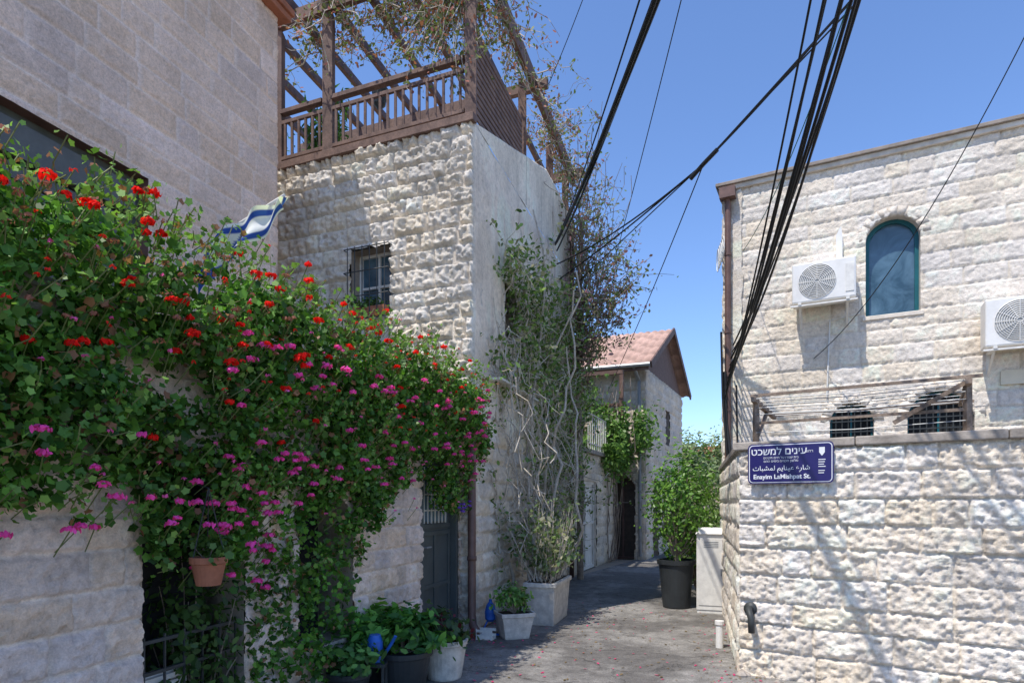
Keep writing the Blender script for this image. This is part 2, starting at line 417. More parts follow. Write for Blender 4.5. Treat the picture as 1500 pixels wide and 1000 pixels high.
for z in (.62,.80): mb.box(FW,u0,u1,z,z+.02,-.03,-.010)
for i in range(6):
    u=u0+.04+i*(u1-u0-.08)/5; mb.box(FW,u-.005,u+.005,.05,.84,-.026,-.014)
mb.build('iron_fence',M_iron,W)
mb=MB()
for i in range(10): mb.box(FW,u0+.02,u0+.40,.14+i*.045,.14+i*.045+.03,-.12,-.09)
mb.box(FW,u0+.02,u0+.40,.1,.6,-.16,-.125)
mb.build('slatted_vent',M_whitedirty,W)
YP=group('yard_shrub'); c=FW.pt(tu(3.75),.75,-.12); shrub(YP,c,(.3,.18,.6),1500,.028,(.03,.07,.02),(.09,.16,.04),(c[0],c[1],.0),24,'oval',.008)
D=group('steel_door'); a_,b_=hDoor[0],hDoor[1]
mb=MB(); mb.box(FW,a_,b_,0.02,2.13,-.12,-.08); mb.build('leaf',M_green,D)
mb=MB()
mb.box(FW,a_,a_+.06,.0,2.15,-.14,.01); mb.box(FW,b_-.06,b_,.0,2.15,-.14,.01); mb.box(FW,a_+.06,b_-.06,2.09,2.15,-.14,.01)
for z in (.06,.62,1.22,1.30): mb.box(FW,a_+.08,b_-.08,z,z+.05,-.08,-.06)
for u in (a_+.08,(a_+b_)/2-.02,b_-.13): mb.box(FW,u,u+.05,.11,1.22,-.08,-.061)
mb.build('frame_and_panels',M_green,D,.004)
mb=MB(); mb.box(FW,a_+.15,b_-.15,1.38,1.98,-.079,-.072); mb.build('glazing',M_glass,D)
mb=MB()
for i in range(7): u=a_+.2+i*.095; mb.box(FW,u,u+.012,1.36,2.0,-.07,-.055)
for z in (1.5,1.68,1.86): mb.box(FW,a_+.15,b_-.15,z,z+.012,-.056,-.045)
mb.build('grille',M_whitedirty,D)
mb=MB(); mb.box(FW,a_+.12,a_+.17,.98,1.16,-.062,-.045); mb.tube([FW.pt(a_+.145,1.1,-.05),FW.pt(a_+.145,1.1,0),FW.pt(a_+.26,1.1,0)],.01,6); mb.build('handle',M_grey,D)

# ================================================================== MIDDLE HOUSE
B = group('stone_house')
K=np.array([-.48,7.58]); dl=np.array([-.927,.375]); dl/=np.hypot(*dl); da=np.array([.30,.954]); da/=np.hypot(*da)
FBf = Fr(K+dl*4.6, K); LB=4.6
hB=(LB-1.80,LB-1.17,4.02,4.95)
stone_wall('front_wall',FBf,0,6.27,.018,.235,.33,(.84,.76,.65),(.72,.65,.55),B,depth=.024,rough=.055,edge=.024,holes=[hB],seed=21,cvar=.12,gap=.010,mat=M_rock,hue=.03,rf=9,hf=.8,chv=.2,dirt=.25)
opening(FBf,hB,B,M_core,M_glass,.22,.04,M_whitedirty,'small_window',mull=True,rail=(4.5,))
mb=MB()
for i in range(6): u=hB[0]+.03+i*.115; mb.tube([FBf.pt(u,3.98,.14),FBf.pt(u,4.95,.14)],.007,5)
for z in (4.0,4.3,4.62,4.93):
    mb.tube([FBf.pt(hB[0]-.03,z,.0),FBf.pt(hB[0]-.03,z,.14),FBf.pt(hB[1]+.03,z,.14),FBf.pt(hB[1]+.03,z,0)],.008,5)
mb.build('window_grille',M_iron,B)
mb=MB(); mb.box(FBf,hB[0]-.04,hB[1]+.04,3.95,4.02,-.1,.06); mb.build('sill',plain('cut_stone',(.68,.61,.52),.9,.25,9,0,.4),B,.01)
WB=group('window_box_plant'); mb=MB(); mb.box(FBf,hB[0]+.03,hB[1]-.03,4.025,4.15,.02,.13); mb.build('box',M_terra,WB,.005)
c=FBf.pt((hB[0]+hB[1])/2,4.2,.08); shrub(WB,c,(.25,.07,.08),260,.022,GA,GB,(c[0],c[1],4.13),12,'oval',.003)
Lb=5.55
FBs = Fr(K, K+da*Lb)
hS1=(1.2,1.75,3.9,4.75); hS2=(3.6,4.1,3.4,4.6)
top=lambda U: np.interp(U,[0,3.6,Lb],[6.27,7.55,7.6])
stone_wall('alley_wall',FBs,0,6.27,.028,.24,.36,(.76,.66,.54),(.78,.69,.57),B,depth=.02,rough=.035,edge=.03,holes=[hS1,hS2],seed=31,cvar=.15,
       plaster_z=2.6,pcol=(.88,.78,.66),mat=M_rock)
nn_=120; us_=np.linspace(0,Lb,nn_); V=[];Fq=[];C=[]
for i,u in enumerate(us_):
    tz=max(6.275,float(top(u))); rows_=[6.27+(tz-6.27)*j/20 for j in range(21)]
    for z in rows_:
        f_=float(fbm(np.array([u]),np.array([z]),1.4,5,91)[0]); st=max(0,float(fbm(np.array([u]),np.array([z*.12]),7,3,92)[0]))
        V.append(FBs.pt(u,z,.024+.014*f_)); C.append(np.array((.88,.78,.66))*(1+.30*f_)*(1-.35*st))
    V.append(FBs.pt(u,tz,-.22)); C.append(np.array((.7,.6,.48)))
for i in range(nn_-1):
    for j in range(21): Fq.append([i*22+j,(i+1)*22+j,(i+1)*22+j+1,i*22+j+1])
mesh_np('parapet',V,Fq,4,M_rock,B,np.clip(np.array(C),0,.90))
opening(FBs,hS1,B,M_core,M_dark,.2,.05,M_brownmetal,'alley_window',rail=(4.4,))
opening(FBs,hS2,B,M_core,M_dark,.2,.05,M_brownmetal,'alley_window_far',rail=(4.0,))
def inset(a,b): return tuple(K+dl*a+da*b)
mb=MB(); mb.prism([inset(.35,.3),inset(.35,Lb),inset(4.5,Lb),inset(4.5,.3)],0,6.2); mb.build('masonry',M_core,B)
mb=MB(); mb.prism([inset(.02,.02),inset(.02,Lb),inset(4.6,Lb),inset(4.6,.02)],6.2,6.265); mb.build('terrace_floor',M_cap,B)
mb=MB()
def P2(a,b,z): q=K+dl*a+da*b; return (q[0],q[1],z)
mb.beam(P2(-.04,-.04,6.31),P2(4.6,-.04,6.31),.10,.10)
for a in (.05,2.22,3.1,4.4): mb.beam(P2(a,.05,6.3),P2(a,.05,8.3),.14,.14)
for b_ in (2.3,4.1,5.45): mb.beam(P2(.05,b_,6.3),P2(.05,b_,8.3),.13,.13)
for b_ in (2.5,5.4): mb.beam(P2(4.4,b_,6.3),P2(4.4,b_,8.3),.13,.13)
mb.beam(P2(-.35,.0,8.38),P2(4.7,.0,8.38),.09,.18); mb.beam(P2(-.3,2.6,8.38),P2(4.7,2.6,8.38),.09,.16)
mb.beam(P2(-.35,5.45,8.38),P2(4.7,5.45,8.38),.09,.18)
for i in range(9): mb.beam(P2(-.06+i*.57,-.3,8.53),P2(-.06+i*.57,5.85,8.53),.07,.13)
mb.beam(P2(-.06,-.3,8.40),P2(-.06,5.8,8.40),.08,.18)
mb.build('pergola_frame',M_wood,B,.006)
mb=MB()
for s0,s1 in ((.13,2.14),(2.3,3.02),(3.18,4.32)):
    mb.beam(P2(s0,.03,7.12),P2(s1,.03,7.12),.09,.06); mb.beam(P2(s0,.03,6.98),P2(s1,.03,6.98),.04,.05); mb.beam(P2(s0,.03,6.47),P2(s1,.03,6.47),.04,.05)
    nb=int((s1-s0)/.115)
    for i in range(nb): 
        a=s0+(i+.5)*(s1-s0)/nb; mb.beam(P2(a,.03,6.49),P2(a,.03,6.96),.035,.035)
for i in range(13): mb.beam(P2(.03,.15,6.45+i*.085),P2(.03,2.2,6.6+i*.085),.02,.06)
mb.build('railing',M_wood,B,.004)
mb=MB(); mb.box(FBs,.5,2.4,3.20,3.23,.0,.2); mb.build('shelf',M_whitedirty,B)
mb=MB()
mb.tube([FW.pt(LW-.9,3.02,.02),FBf.pt(LB-.25,3.02,.14),FBf.pt(LB-.1,3.02,.16),FBf.pt(LB+.02,2.96,.16),FBf.pt(LB+.06,2.8,.16),FBf.pt(LB+.06,.25,.16),FBf.pt(LB+.09,.12,.19),FBf.pt(LB+.2,.06,.3)],.05,12)
for z in (.9,1.9,2.7): mb.tube([FBf.pt(LB+.06,z,.16),FBf.pt(LB+.06,z+.05,.16)],.06,12)
mb.tube([FBs.pt(5.4,7.3,.1),FBs.pt(5.4,.05,.1)],.05,10)
mb.build('drainpipe',M_brownmetal,B,smooth=True)
L=group('terrace_lantern'); mb=MB(); c=P2(1.9,.9,6.27)
mb.lathe(c,[(.06,0),(.03,.05),(.02,.1),(.02,1.15),(.05,1.2),(.09,1.24),(.12,1.45),(.13,1.47),(.05,1.58),(.0,1.62)],12); mb.build('lantern',M_iron,L)
T=group('terrace_plant'); c=P2(2.75,.7,6.27); mb=MB(); mb.lathe(c,[(.13,0),(.18,.35),(.19,.36),(.16,.34)],16); mb.build('pot',M_terra,T)
shrub(T,(c[0],c[1],c[2]+.95),(.3,.3,.6),900,.055,(.03,.09,.02),(.12,.24,.05),(c[0],c[1],c[2]+.3),14,'long')
c=P2(3.9,.6,6.27); T=group('terrace_plant'); mb=MB(); mb.lathe(c,[(.13,0),(.18,.3),(.19,.31),(.16,.29)],16); mb.build('pot',M_terra,T)
shrub(T,(c[0],c[1],c[2]+.7),(.4,.3,.4),1000,.04,(.03,.09,.02),(.12,.24,.05),(c[0],c[1],c[2]+.3),14,'oval')

# climbing creeper on pergola
V_=group('pergola_creeper'); mb=MB(); LP=[]
def spray(p0,p1,n,wob,sag,r,nl,sp,sub=3,sl=1.):
    w=walk(p0,p1,n,wob,sag); mb.tube(w,np.linspace(r,r*.35,len(w)),4,False)
    for _ in range(nl):
        i=R.integers(1,len(w)); LP.append(w[i]+R.normal(size=3)*sp)
    for _ in range(sub):
        i=R.integers(1,len(w)-1); e=w[i]+R.normal(size=3)*np.array([.3,.3,.25])*sl; ww=walk(w[i],e,5,.08,0); mb.tube(ww,np.linspace(r*.5,r*.25,6),3,False)
        for _ in range(nl//3): LP.append(ww[R.integers(1,6)]+R.normal(size=3)*sp*.6)
for i in range(80):
    a=R.uniform(-.4,2.9); b_=R.uniform(-.15,.8)
    spray(P2(a,b_,R.uniform(8.3,8.65)),np.array(P2(a+R.uniform(-1.,1.),b_+R.uniform(-.3,.3),R.uniform(7.7,8.9))),8,.12,.05,.011,24,.05,4)
for i in range(50):
    b_=R.uniform(0,5.5)
    spray(P2(R.uniform(-.2,.3),b_,8.5),np.array(P2(R.uniform(-.6,.1),b_+R.uniform(-.4,.7),R.uniform(7.5,8.8))),8,.12,.05,.011,22,.05,3)
for i in range(26):
    spray(P2(.1,.1,8.5),P2(R.uniform(-.1,1.0),R.uniform(-.2,.2),R.uniform(6.7,7.7)),8,.12,0,.009,40,.06)
mb.build('twigs',M_twig,V_)
LP=np.array(LP); leaves('leaves',LP,.027,pal(len(LP),(.13,.18,.06),(.24,.24,.11),(.36,.14,.11),.35),M_leaf,V_,None,0,'oval')
# slender tree growing at the far end of the house
V_=group('slender_tree'); mb=MB(); LP=[]
tr=walk((1.42,12.75,0),(1.2,12.3,7.2),12,.10); mb.tube(tr,np.linspace(.07,.035,13),8)
for i in range(52):
    s=tr[R.integers(6,13)]; zt_=R.uniform(5.0,9.3); ex=1.1+R.uniform(-.2,1.3)*(1-.45*max(0,(zt_-7)/2.3)); e=(ex,12.2+R.uniform(-1.3,.8),zt_)
    spray(s,e,10,.20,-.12,.015,20,.07,5,1.2)
for i in range(20):
    s=tr[R.integers(6,9)]; e=(1.3+R.uniform(.3,1.3),12.0+R.uniform(-1.0,.6),R.uniform(5.1,6.7))
    spray(s,e,10,.20,-.12,.013,38,.08,5,1.2)
mb.build('trunk_and_branches',M_bark,V_)
LP=np.array(LP); leaves('leaves',LP,.036,pal(len(LP),(.13,.20,.08),(.28,.26,.16),(.28,.15,.18),.33),M_leaf,V_,None,0,'oval')
V_=group('wall_vine'); mb=MB(); LP=[]
for i in range(80):
    u=R.uniform(.7,5.3); z=R.uniform(.2,3.6)
    s=FBs.pt(u,z,.08); e=FBs.pt(u+R.uniform(-.7,.7),min(z+R.uniform(.3,1.8),5.4),R.uniform(.08,.45))
    spray(s,e,10,.16,0,.013,26,.07,4)
for i in range(80):
    u=R.uniform(.9,4.8); z=R.uniform(3.3,5.0)
    s=FBs.pt(u,z,.08); e=FBs.pt(u+R.uniform(-.5,.5),z+R.uniform(-.6,.6),R.uniform(.1,.5))
    spray(s,e,8,.14,0,.012,34,.07,4)
for i in range(60):
    u=R.uniform(.15,3.4); s=FBs.pt(u,R.uniform(1.2,4.3),.12); e=FBs.pt(u+R.uniform(-.4,.5),R.uniform(.1,2.2),R.uniform(.15,.6))
    mb.tube(walk(s,e,12,.28,.15),.008,4,False)
for i in range(9):
    u=R.uniform(1.0,3.6); s=FBs.pt(u,.0,R.uniform(.12,.35)); e=FBs.pt(u+R.uniform(-.3,.9),R.uniform(3.2,5.2),R.uniform(.1,.45))
    mb.tube(walk(s,e,16,.30,0),np.linspace(.028,.012,17),6,False)
mb.build('canes',M_twig,V_)
LP=np.array(LP); LP=LP[LP[:,2]>.1]
leaves('leaves',LP,.034,pal(len(LP),(.07,.14,.035),(.24,.34,.10),(.40,.38,.25),.2,.45),M_leaf,V_,None,0,'oval')

# ================================================================== GERANIUM HEDGE
H = group('geranium_hedge')
tk=[-.2,.1,.61,1.23,2.09,2.22,3.42,3.5,4.2,4.31,4.6,6.8]; zk=[1.75,1.5,1.4,1.9,1.6,.05,.05,1.05,1.1,1.45,1.5,1.5]
zb=lambda t: np.interp(t,tk,zk)
zt=lambda t: np.interp(t,[-.25,.1,.5,3,6.8],[2.75,3.02,3.1,3.1,3.06])+.16*fbm(t,t*0,1.6,3,301)
def hoff(t,z):
    q=np.clip((z-1.2)/1.3,0,1)
    return .13+.25*q+.17*fbm(t,z,1.7,3,302)+.09*fbm(t,z,5,2,303)
N=140000; t=R.uniform(-.25,6.3,N); zz=R.uniform(0,3.35,N); off=hoff(t,zz); q=R.random(N)**.5
bm=zb(t)+.18*fbm(t,zz*0,4,2,305); tm=zt(t)
w=-.28*(zz>2.62)+(off+.28*(zz>2.62))*q
rt=1-np.clip((zz-(tm-.28))/.28,0,1)**2
ok=(zz>bm)&(zz<tm)&(w<off*np.clip(rt,.05,1)+.0)
dens=np.where((t>2.1)&(t<3.5)&(zz<1.35),.36,1.)*np.clip(.72+2.1*fbm(t,zz,4.5,2,306),.07,1)
dens=np.where((zz-bm<.25),dens*.6,dens)
ok&=R.random(N)<dens
t,zz,w=t[ok],zz[ok],w[ok]
uu=LW-t*k
P=np.stack([FW.p[0]+FW.d[0]*uu+FW.n[0]*w, FW.p[1]+FW.d[1]*uu+FW.n[1]*w, zz],-1)+R.normal(size=(len(t),3))*.012
nn=np.tile([FW.n[0]*.75,FW.n[1]*.75,.75],(len(t),1))
cl=1+.55*fbm(t,zz,3,2,307)
cc=pal(len(t),(.035,.10,.018),(.14,.30,.05),(.30,.15,.08),.05,.5)*cl[:,None]
leaves('foliage',P,.0235,cc,M_leaf,H,nn,.38,'round',.35)
mb=MB(); SP=[]
for i in range(700):
    t_=R.uniform(-.1,6.2); up=R.random()<.4
    z_=float(zt(t_))-.05 if up else R.uniform(max(float(zb(t_)),1.0),float(zt(t_)))
    o=float(hoff(np.array([t_]),np.array([z_]))[0])*(R.uniform(-.2,.9) if up else .9)
    s=np.array(FW.pt(LW-t_*k,z_,o)); e=s+np.array([FW.n[0],FW.n[1],0])*R.uniform(.02,.16)+np.array([0,0,R.uniform(.02,.18)])+R.normal(size=3)*.04
    mb.tube([s,(s+e)/2+R.normal(size=3)*.01,e],.0028,4,False)
    for _ in range(8): SP.append(s+(e-s)*R.uniform(.2,1.1)+R.normal(size=3)*.024)
mb.build('stems',plain('green_stem',(.18,.20,.07),.6,.3),H)
SP=np.array(SP); leaves('sprig_leaves',SP,.018,pal(len(SP),(.09,.19,.04),(.25,.42,.09),(.3,.14,.08),.12),M_leaf,H,np.tile([FW.n[0]*.5,FW.n[1]*.5,.8],(len(SP),1)),.4,'round',.3)
M_stem=plain('flower_stem',(.14,.18,.05),.6,.3)
def bloom(tz_list, col, rad, npet, name, ps=.013):
    PP=[];NN=[];CC=[]; mb=MB()
    for (t_,z_,out) in tz_list:
        o=float(hoff(np.array([t_]),np.array([z_]))[0])
        c=np.array(FW.pt(LW-t_*k,z_,o+out)); r_=rad*R.uniform(.6,1.25); s=np.array(FW.pt(LW-t_*k+R.normal()*.03,z_-.12,max(o-.05,0)))
        mb.tube([s,(s+c)/2,c],.0028,4,False)
        nv=R.normal(size=(npet,3)); nv/=np.linalg.norm(nv,axis=1)[:,None]; nv[:,2]=np.abs(nv[:,2])*.8
        PP.append(c+nv*r_*np.array([1,1,.75])*R.uniform(.6,1.,(npet,1))); NN.append(nv)
        CC.append(np.array(col)*R.uniform(.7,1.15,(npet,1))*R.uniform(.85,1.15))
    leaves(name,np.vstack(PP),ps,np.clip(np.vstack(CC),0,1),M_flower,H,np.vstack(NN),.7,'oval',.15); mb.build(name+'_stems',M_stem,H)
reds=[]
for i in range(54): t_=R.uniform(.6,5.9); reds.append((t_,float(zt(t_))+R.uniform(-.5,.10),R.uniform(-.05,.08)))
for i in range(26): t_=R.uniform(3.0,5.6); reds.append((t_,float(zt(t_))+R.uniform(-.8,-.0),R.uniform(.02,.10)))
for i in range(8): t_=R.uniform(1.0,4.5); reds.append((t_,R.uniform(1.9,2.7),R.uniform(0,.06)))
bloom(reds,(.95,.02,.012),.036,36,'red_blooms')
small=[(t_:=R.uniform(.2,6),float(zt(t_))+R.uniform(-.9,.05),R.uniform(0,.1)) for i in range(90)]
bloom(small,(.85,.04,.03),.016,7,'red_buds',.009)
pinks=[]
for i in range(80): t_=R.uniform(.0,4.0); pinks.append((t_,R.uniform(1.75,2.75),R.uniform(.03,.10)))
for i in range(46): t_=R.uniform(3.0,5.6); pinks.append((t_,R.uniform(1.45,1.95),R.uniform(.04,.12)))
for i in range(20): t_=R.uniform(3.3,4.2); pinks.append((t_,R.uniform(1.0,1.6),R.uniform(.05,.12)))
for i in range(16): t_=R.uniform(.0,.6); pinks.append((t_,R.uniform(1.6,2.9),R.uniform(0,.06)))
bloom(pinks,(1.,.10,.46),.036,34,'pink_blooms')
sp=[(R.uniform(0,5.5),R.uniform(1.5,2.8),R.uniform(0,.1)) for i in range(90)]
bloom(sp,(1.,.16,.48),.016,7,'pink_buds',.009)
dry=[(R.uniform(3.4,6),R.uniform(2.4,3.1),R.uniform(0,.06)) for i in range(80)]
bloom(dry,(.42,.17,.12),.03,16,'faded_blooms',.010)
pur=[(R.uniform(.2,.7),R.uniform(1.45,1.62),R.uniform(.0,.06)) for i in range(10)]
bloom(pur,(.25,.10,.65),.03,14,'violet_blooms')

T=group('hanging_flower_pot'); c=FW.pt(tu(4.02),1.13,.28); mb=MB()
mb.lathe(c,[(.065,0),(.09,.12),(.10,.125),(.10,.16),(.085,.16),(.08,.14)],24); mb.build('pot',M_terra,T,smooth=False)
mb=MB()
for j in range(3):
    a=j*2.1; mb.tube([(c[0]+.095*math.cos(a),c[1]+.095*math.sin(a),c[2]+.15),(c[0],c[1],c[2]+.55)],.003,4)
mb.tube([(c[0],c[1],c[2]+.55),FW.pt(tu(4.02),1.75,.0)],.003,4); mb.build('hanger',M_iron,T)
shrub(T,(c[0],c[1],c[2]+.22),(.11,.11,.08),160,.022,GA,GB,(c[0],c[1],c[2]+.14),8,'round',.004)

# flag draped from an angled pole
FG=group('flag'); mb=MB(); a=Vector((-3.42,5.95,3.80)); b=Vector((-1.98,5.35,4.27)); mb.tube([a,b],.013,8); mb.build('pole',M_whitedirty,FG)
nx,ny=60,26; V=[];C=[];Fq=[]
for i in range(nx):
    s=i/(nx-1)
    for j in range(ny):
        r_=j/(ny-1); base=a.lerp(b,.36+.64*s)
        fold=.04*math.sin(s*15+r_*3)+.03*math.sin(s*7+1+r_*6)
        drop=r_*(.42-.26*s+.03*math.sin(s*9+1.2))
        V.append((base.x-.04*r_*(1-s)+fold*.25, base.y-.02+fold*1.3, base.z-drop+.008*math.sin(s*21)))
        hx=abs(s-.48)*1.6+abs(r_-.54)*.8
        blue=(.10<r_<.28) or (.78<r_<.94) or (.10<hx<.2) or (s<.22 and r_>.25)
        C.append((.035,.09,.42) if blue else (.82,.83,.86))
for i in range(nx-1):
    for j in range(ny-1): Fq.append([i*ny+j,(i+1)*ny+j,(i+1)*ny+j+1,i*ny+j+1])
mesh_np('cloth',V,Fq,4,M_flower,FG,np.array(C),True)

# ================================================================== POTS left foreground
def pot_plant(name,c,r,h,mat,prad,N,size,a,b,shape='oval',sq=0,ph=.35,rot=0,clumps=16,extra=None,pe=0):
    G=group(name); mb=MB()
    mb.lathe(c,[(r*.72,0),(r*.76,.02),(r*.97,h-.05),(r*1.04,h-.045),(r*1.05,h),(r*.95,h),(r*.93,h-.04)],32,sq,rot); mb.build('pot',mat,G,.004)
    mb=MB(); mb.lathe((c[0],c[1],c[2]+h-.035),[(r*.2,-.0),(r*.93,.0),(r*.93,.003)],20,sq,rot); mb.build('soil',M_soil,G)
    shrub(G,(c[0],c[1],c[2]+h+ph*.5),(prad,prad,ph*.6),N,size,a,b,(c[0],c[1],c[2]+h-.03),clumps,shape,.007,extra,pe)
    return G
pot_plant('potted_plant',(-.93,5.28,0),.24,.34,M_blackpl,.30,520,.045,(.04,.13,.04),(.17,.38,.07),'oval',ph=.26)
pot_plant('potted_plant',(-.62,5.62,0),.21,.36,M_conc,.25,520,.036,(.03,.06,.03),(.08,.13,.05),'oval',ph=.24,extra=(.15,.03,.05),pe=.15)
pot_plant('potted_plant',(-1.22,5.5,0),.2,.3,M_blackpl,.26,520,.045,(.07,.19,.04),(.24,.48,.09),'round',ph=.34)
pot_plant('potted_plant',(-1.3,4.9,0),.17,.26,M_blackpl,.22,360,.035,(.04,.10,.03),(.14,.30,.07),'oval',ph=.22)
pot_plant('potted_plant',(-1.0,5.9,0),.18,.3,M_terra,.24,420,.04,(.04,.09,.03),(.12,.22,.07),'oval',ph=.24,extra=(.35,.04,.12),pe=.12)
J=group('blue_watering_can'); mb=MB()
mb.lathe((-1.12,5.02,.30),[(.06,0),(.065,.01),(.065,.17),(.05,.20),(.045,.22)],18); mb.tube([(-1.06,5.02,.33),(-.98,4.98,.45),(-.94,4.96,.52)],.013,8)
mb.tube([(-1.18,5.02,.47),(-1.24,5.02,.43),(-1.23,5.02,.35),(-1.18,5.02,.33)],.009,6)
mb.build('body',M_blue,J)
J2=group('plant_stand'); mb=MB(); F_=Fr((-1.22,4.93),(-1.02,4.93)); mb.box(F_,0,.2,.27,.298,-.18,0)
for dx in (.01,.17):
    for dy in (-.17,-.03): mb.box(F_,dx,dx+.02,0,.27,dy,dy+.02)
mb.build('stand',M_iron,J2)

pot_plant('potted_plant',(.02,7.3,0),.21,.31,M_conc,.2,420,.03,(.08,.18,.04),(.22,.4,.1),'oval',sq=.75,ph=.26,rot=.3)
G=group('concrete_planter'); o=np.array([.16,7.95]) 
FP=Fr(o,o+np.array([.38,-.12])); mb=MB()
def tp(u,z,h,s): return FP.pt(.2+(u-.2)*s,z,-.45+(h+.45)*s)
mb.hexa([tp(0,0,0,.85),tp(.4,0,0,.85),tp(.4,0,-.95,.85),tp(0,0,-.95,.85),tp(0,.55,0,1),tp(.4,.55,0,1),tp(.4,.55,-.95,1),tp(0,.55,-.95,1)])
mb.build('body',M_conc,G,.012)
mb=MB(); mb.box(FP,-.02,.42,.50,.56,-.97,.02); mb.build('rim',M_conc,G,.012); mb=MB(); mb.box(FP,.03,.37,.555,.565,-.92,-.03); mb.build('soil',M_soil,G)
mb=MB(); LPp=[]
for i in range(120):
    s=np.array(FP.pt(R.uniform(.05,.35),.56,R.uniform(-.9,-.05))); e=s+np.array([R.normal()*.14,R.normal()*.14,R.uniform(.35,1.05)])
    w_=walk(s,e,5,.04); mb.tube(w_,np.linspace(.007,.003,6),4,False)
    for _ in range(9): LPp.append(w_[R.integers(2,6)]+R.normal(size=3)*.05)
mb.build('dry_stalks',M_twig,G); LPp=np.array(LPp); leaves('foliage',LPp,.036,pal(len(LPp),(.08,.14,.05),(.24,.30,.14),(.45,.42,.30),.2),M_leaf,G,None,0,'oval')
J=group('blue_water_bag'); mb=MB(); mb.lathe((-.26,7.42,.16),[(.03,0),(.065,.03),(.07,.12),(.05,.2),(.02,.24),(.02,.27)],14); mb.tube([(-.28,7.42,.2),(-.34,7.38,.08),(-.25,7.3,.03),(-.1,7.34,.02)],.012,6); mb.build('bag',M_blue,J)
J=group('white_crate'); mb=MB(); c0=Fr((-.42,7.15),(-.2,7.08)); mb.box(c0,0,.2,.0,.03,-.14,0)
for z in (.03,.09): mb.box(c0,0,.2,z,z+.03,-.005,0); mb.box(c0,0,.2,z,z+.03,-.14,-.135)
for u in (0,.05,.1,.15,.195): mb.box(c0,u,u+.006,.03,.13,-.004,.001)
mb.build('crate',M_whitedirty,J)

# black planter with shrub + cabinet
G=group('potted_shrub'); mb=MB(); c=(2.50,9.35,0)
mb.lathe(c,[(.19,0),(.20,.02),(.26,.66),(.285,.665),(.29,.73),(.265,.73),(.26,.70)],32); mb.build('pot',M_blackpl,G,smooth=False)
mb=MB(); mb.lathe((c[0],c[1],.69),[(.05,0),(.26,.0),(.26,.004)],20); mb.build('soil',M_soil,G)
shrub(G,(2.58,9.5,1.55),(.47,.5,.72),3400,.030,(.05,.14,.025),(.20,.36,.06),(c[0],c[1],.7),44,'oval',.014,spread=.25)
S2=group('bougainvillea_bush'); shrub(S2,(3.35,11.2,1.3),(.6,.8,.9),3400,.036,(.09,.17,.06),(.30,.42,.14),(3.4,11.2,0.),40,'oval',.02,spread=.24)
G=group('utility_cabinet'); FC=Fr((2.66,8.86),(3.08,8.72)); mb=MB()
mb.box(FC,0,.42,.05,1.14,-.30,0); mb.box(FC,.01,.41,0,.05,-.29,-.01)
mb.build('body',M_whitedirty,G,.008)
mb=MB(); mb.hexa([FC.pt(-.02,1.14,.03),FC.pt(.44,1.14,.03),FC.pt(.44,1.14,-.32),FC.pt(-.02,1.14,-.32),FC.pt(.02,1.19,.0),FC.pt(.40,1.19,.0),FC.pt(.40,1.23,-.28),FC.pt(.02,1.23,-.28)]); mb.build('lid',M_whitedirty,G,.008)
mb=MB(); mb.box(FC,.03,.39,.12,1.08,0,.008); mb.build('door',M_whitedirty,G,.003)
mb=MB(); mb.box(FC,.33,.36,.55,.65,.008,.025) 
for i in range(4): mb.box(FC,.1,.3,.95+i*.025,.96+i*.025,.008,.011)
mb.build('latch_and_vents',M_grey,G)

# ================================================================== RIGHT YARD WALL
cr,cmr=(.90,.80,.68),(.84,.75,.63)
W2=group('boundary_wall'); FR=Fr((2.14,5.76),(2.14+.835*6,5.76-.549*6))
stone_wall('masonry_face',FR,0,2.08,.014,.225,.44,cr,cmr,W2,depth=.014,rough=.034,edge=.010,seed=41,cvar=.07,gap=.007,mat=M_rock,hue=.035,rf=11,hf=.8,chv=.18,dirt=.16)
FRs=Fr((3.24,9.5),(2.14,5.76)); stone_wall('side_face',FRs,0,2.08,.03,.225,.44,cr,cmr,W2,depth=.012,rough=.022,edge=.02,seed=42,cvar=.10,mat=M_rock)
mb=MB(); mb.box(FR,.06,FR.L,0,2.08,-.29,-.1); mb.build('core',M_core,W2)
mb=MB()
x=0 
while x<5.9:
    w_=random.uniform(.7,1.1); mb.box(FR,x-.05 if x==0 else x,x+w_-.006,2.08,2.15+random.uniform(-.004,.006),-.33,.065); x+=w_
mb.box(FRs,.0,FRs.L-.07,2.08,2.145,-.3,.04)
mb.build('coping',M_cap,W2,.01)
mb=MB()
for i in range(16):
    u=R.uniform(0,1.2); h=R.uniform(.02,.16); s=R.uniform(.02,.05); c=FR.pt(u,0,h); mb.lathe(c,[(s,0),(s*1.1,s*.4),(s*.5,s)],6)
mb.build('rubble_at_foot',M_cap,W2)
J=group('wall_spout'); mb=MB(); mb.tube([FR.pt(.1,.62,-.05),FR.pt(.1,.62,.12),FR.pt(.13,.55,.16),FR.pt(.13,.42,.14)],.03,10); mb.tube([FR.pt(.1,.62,.03),FR.pt(.1,.62,.05)],.06,12); mb.build('pipe',M_iron,J,smooth=True)
J=group('white_standpipe'); mb=MB(); mb.tube([(2.28,6.75,0),(2.28,6.75,.26)],.04,12); mb.tube([(2.28,6.75,.26),(2.28,6.75,.3)],.05,12); mb.build('pipe',M_white,J)

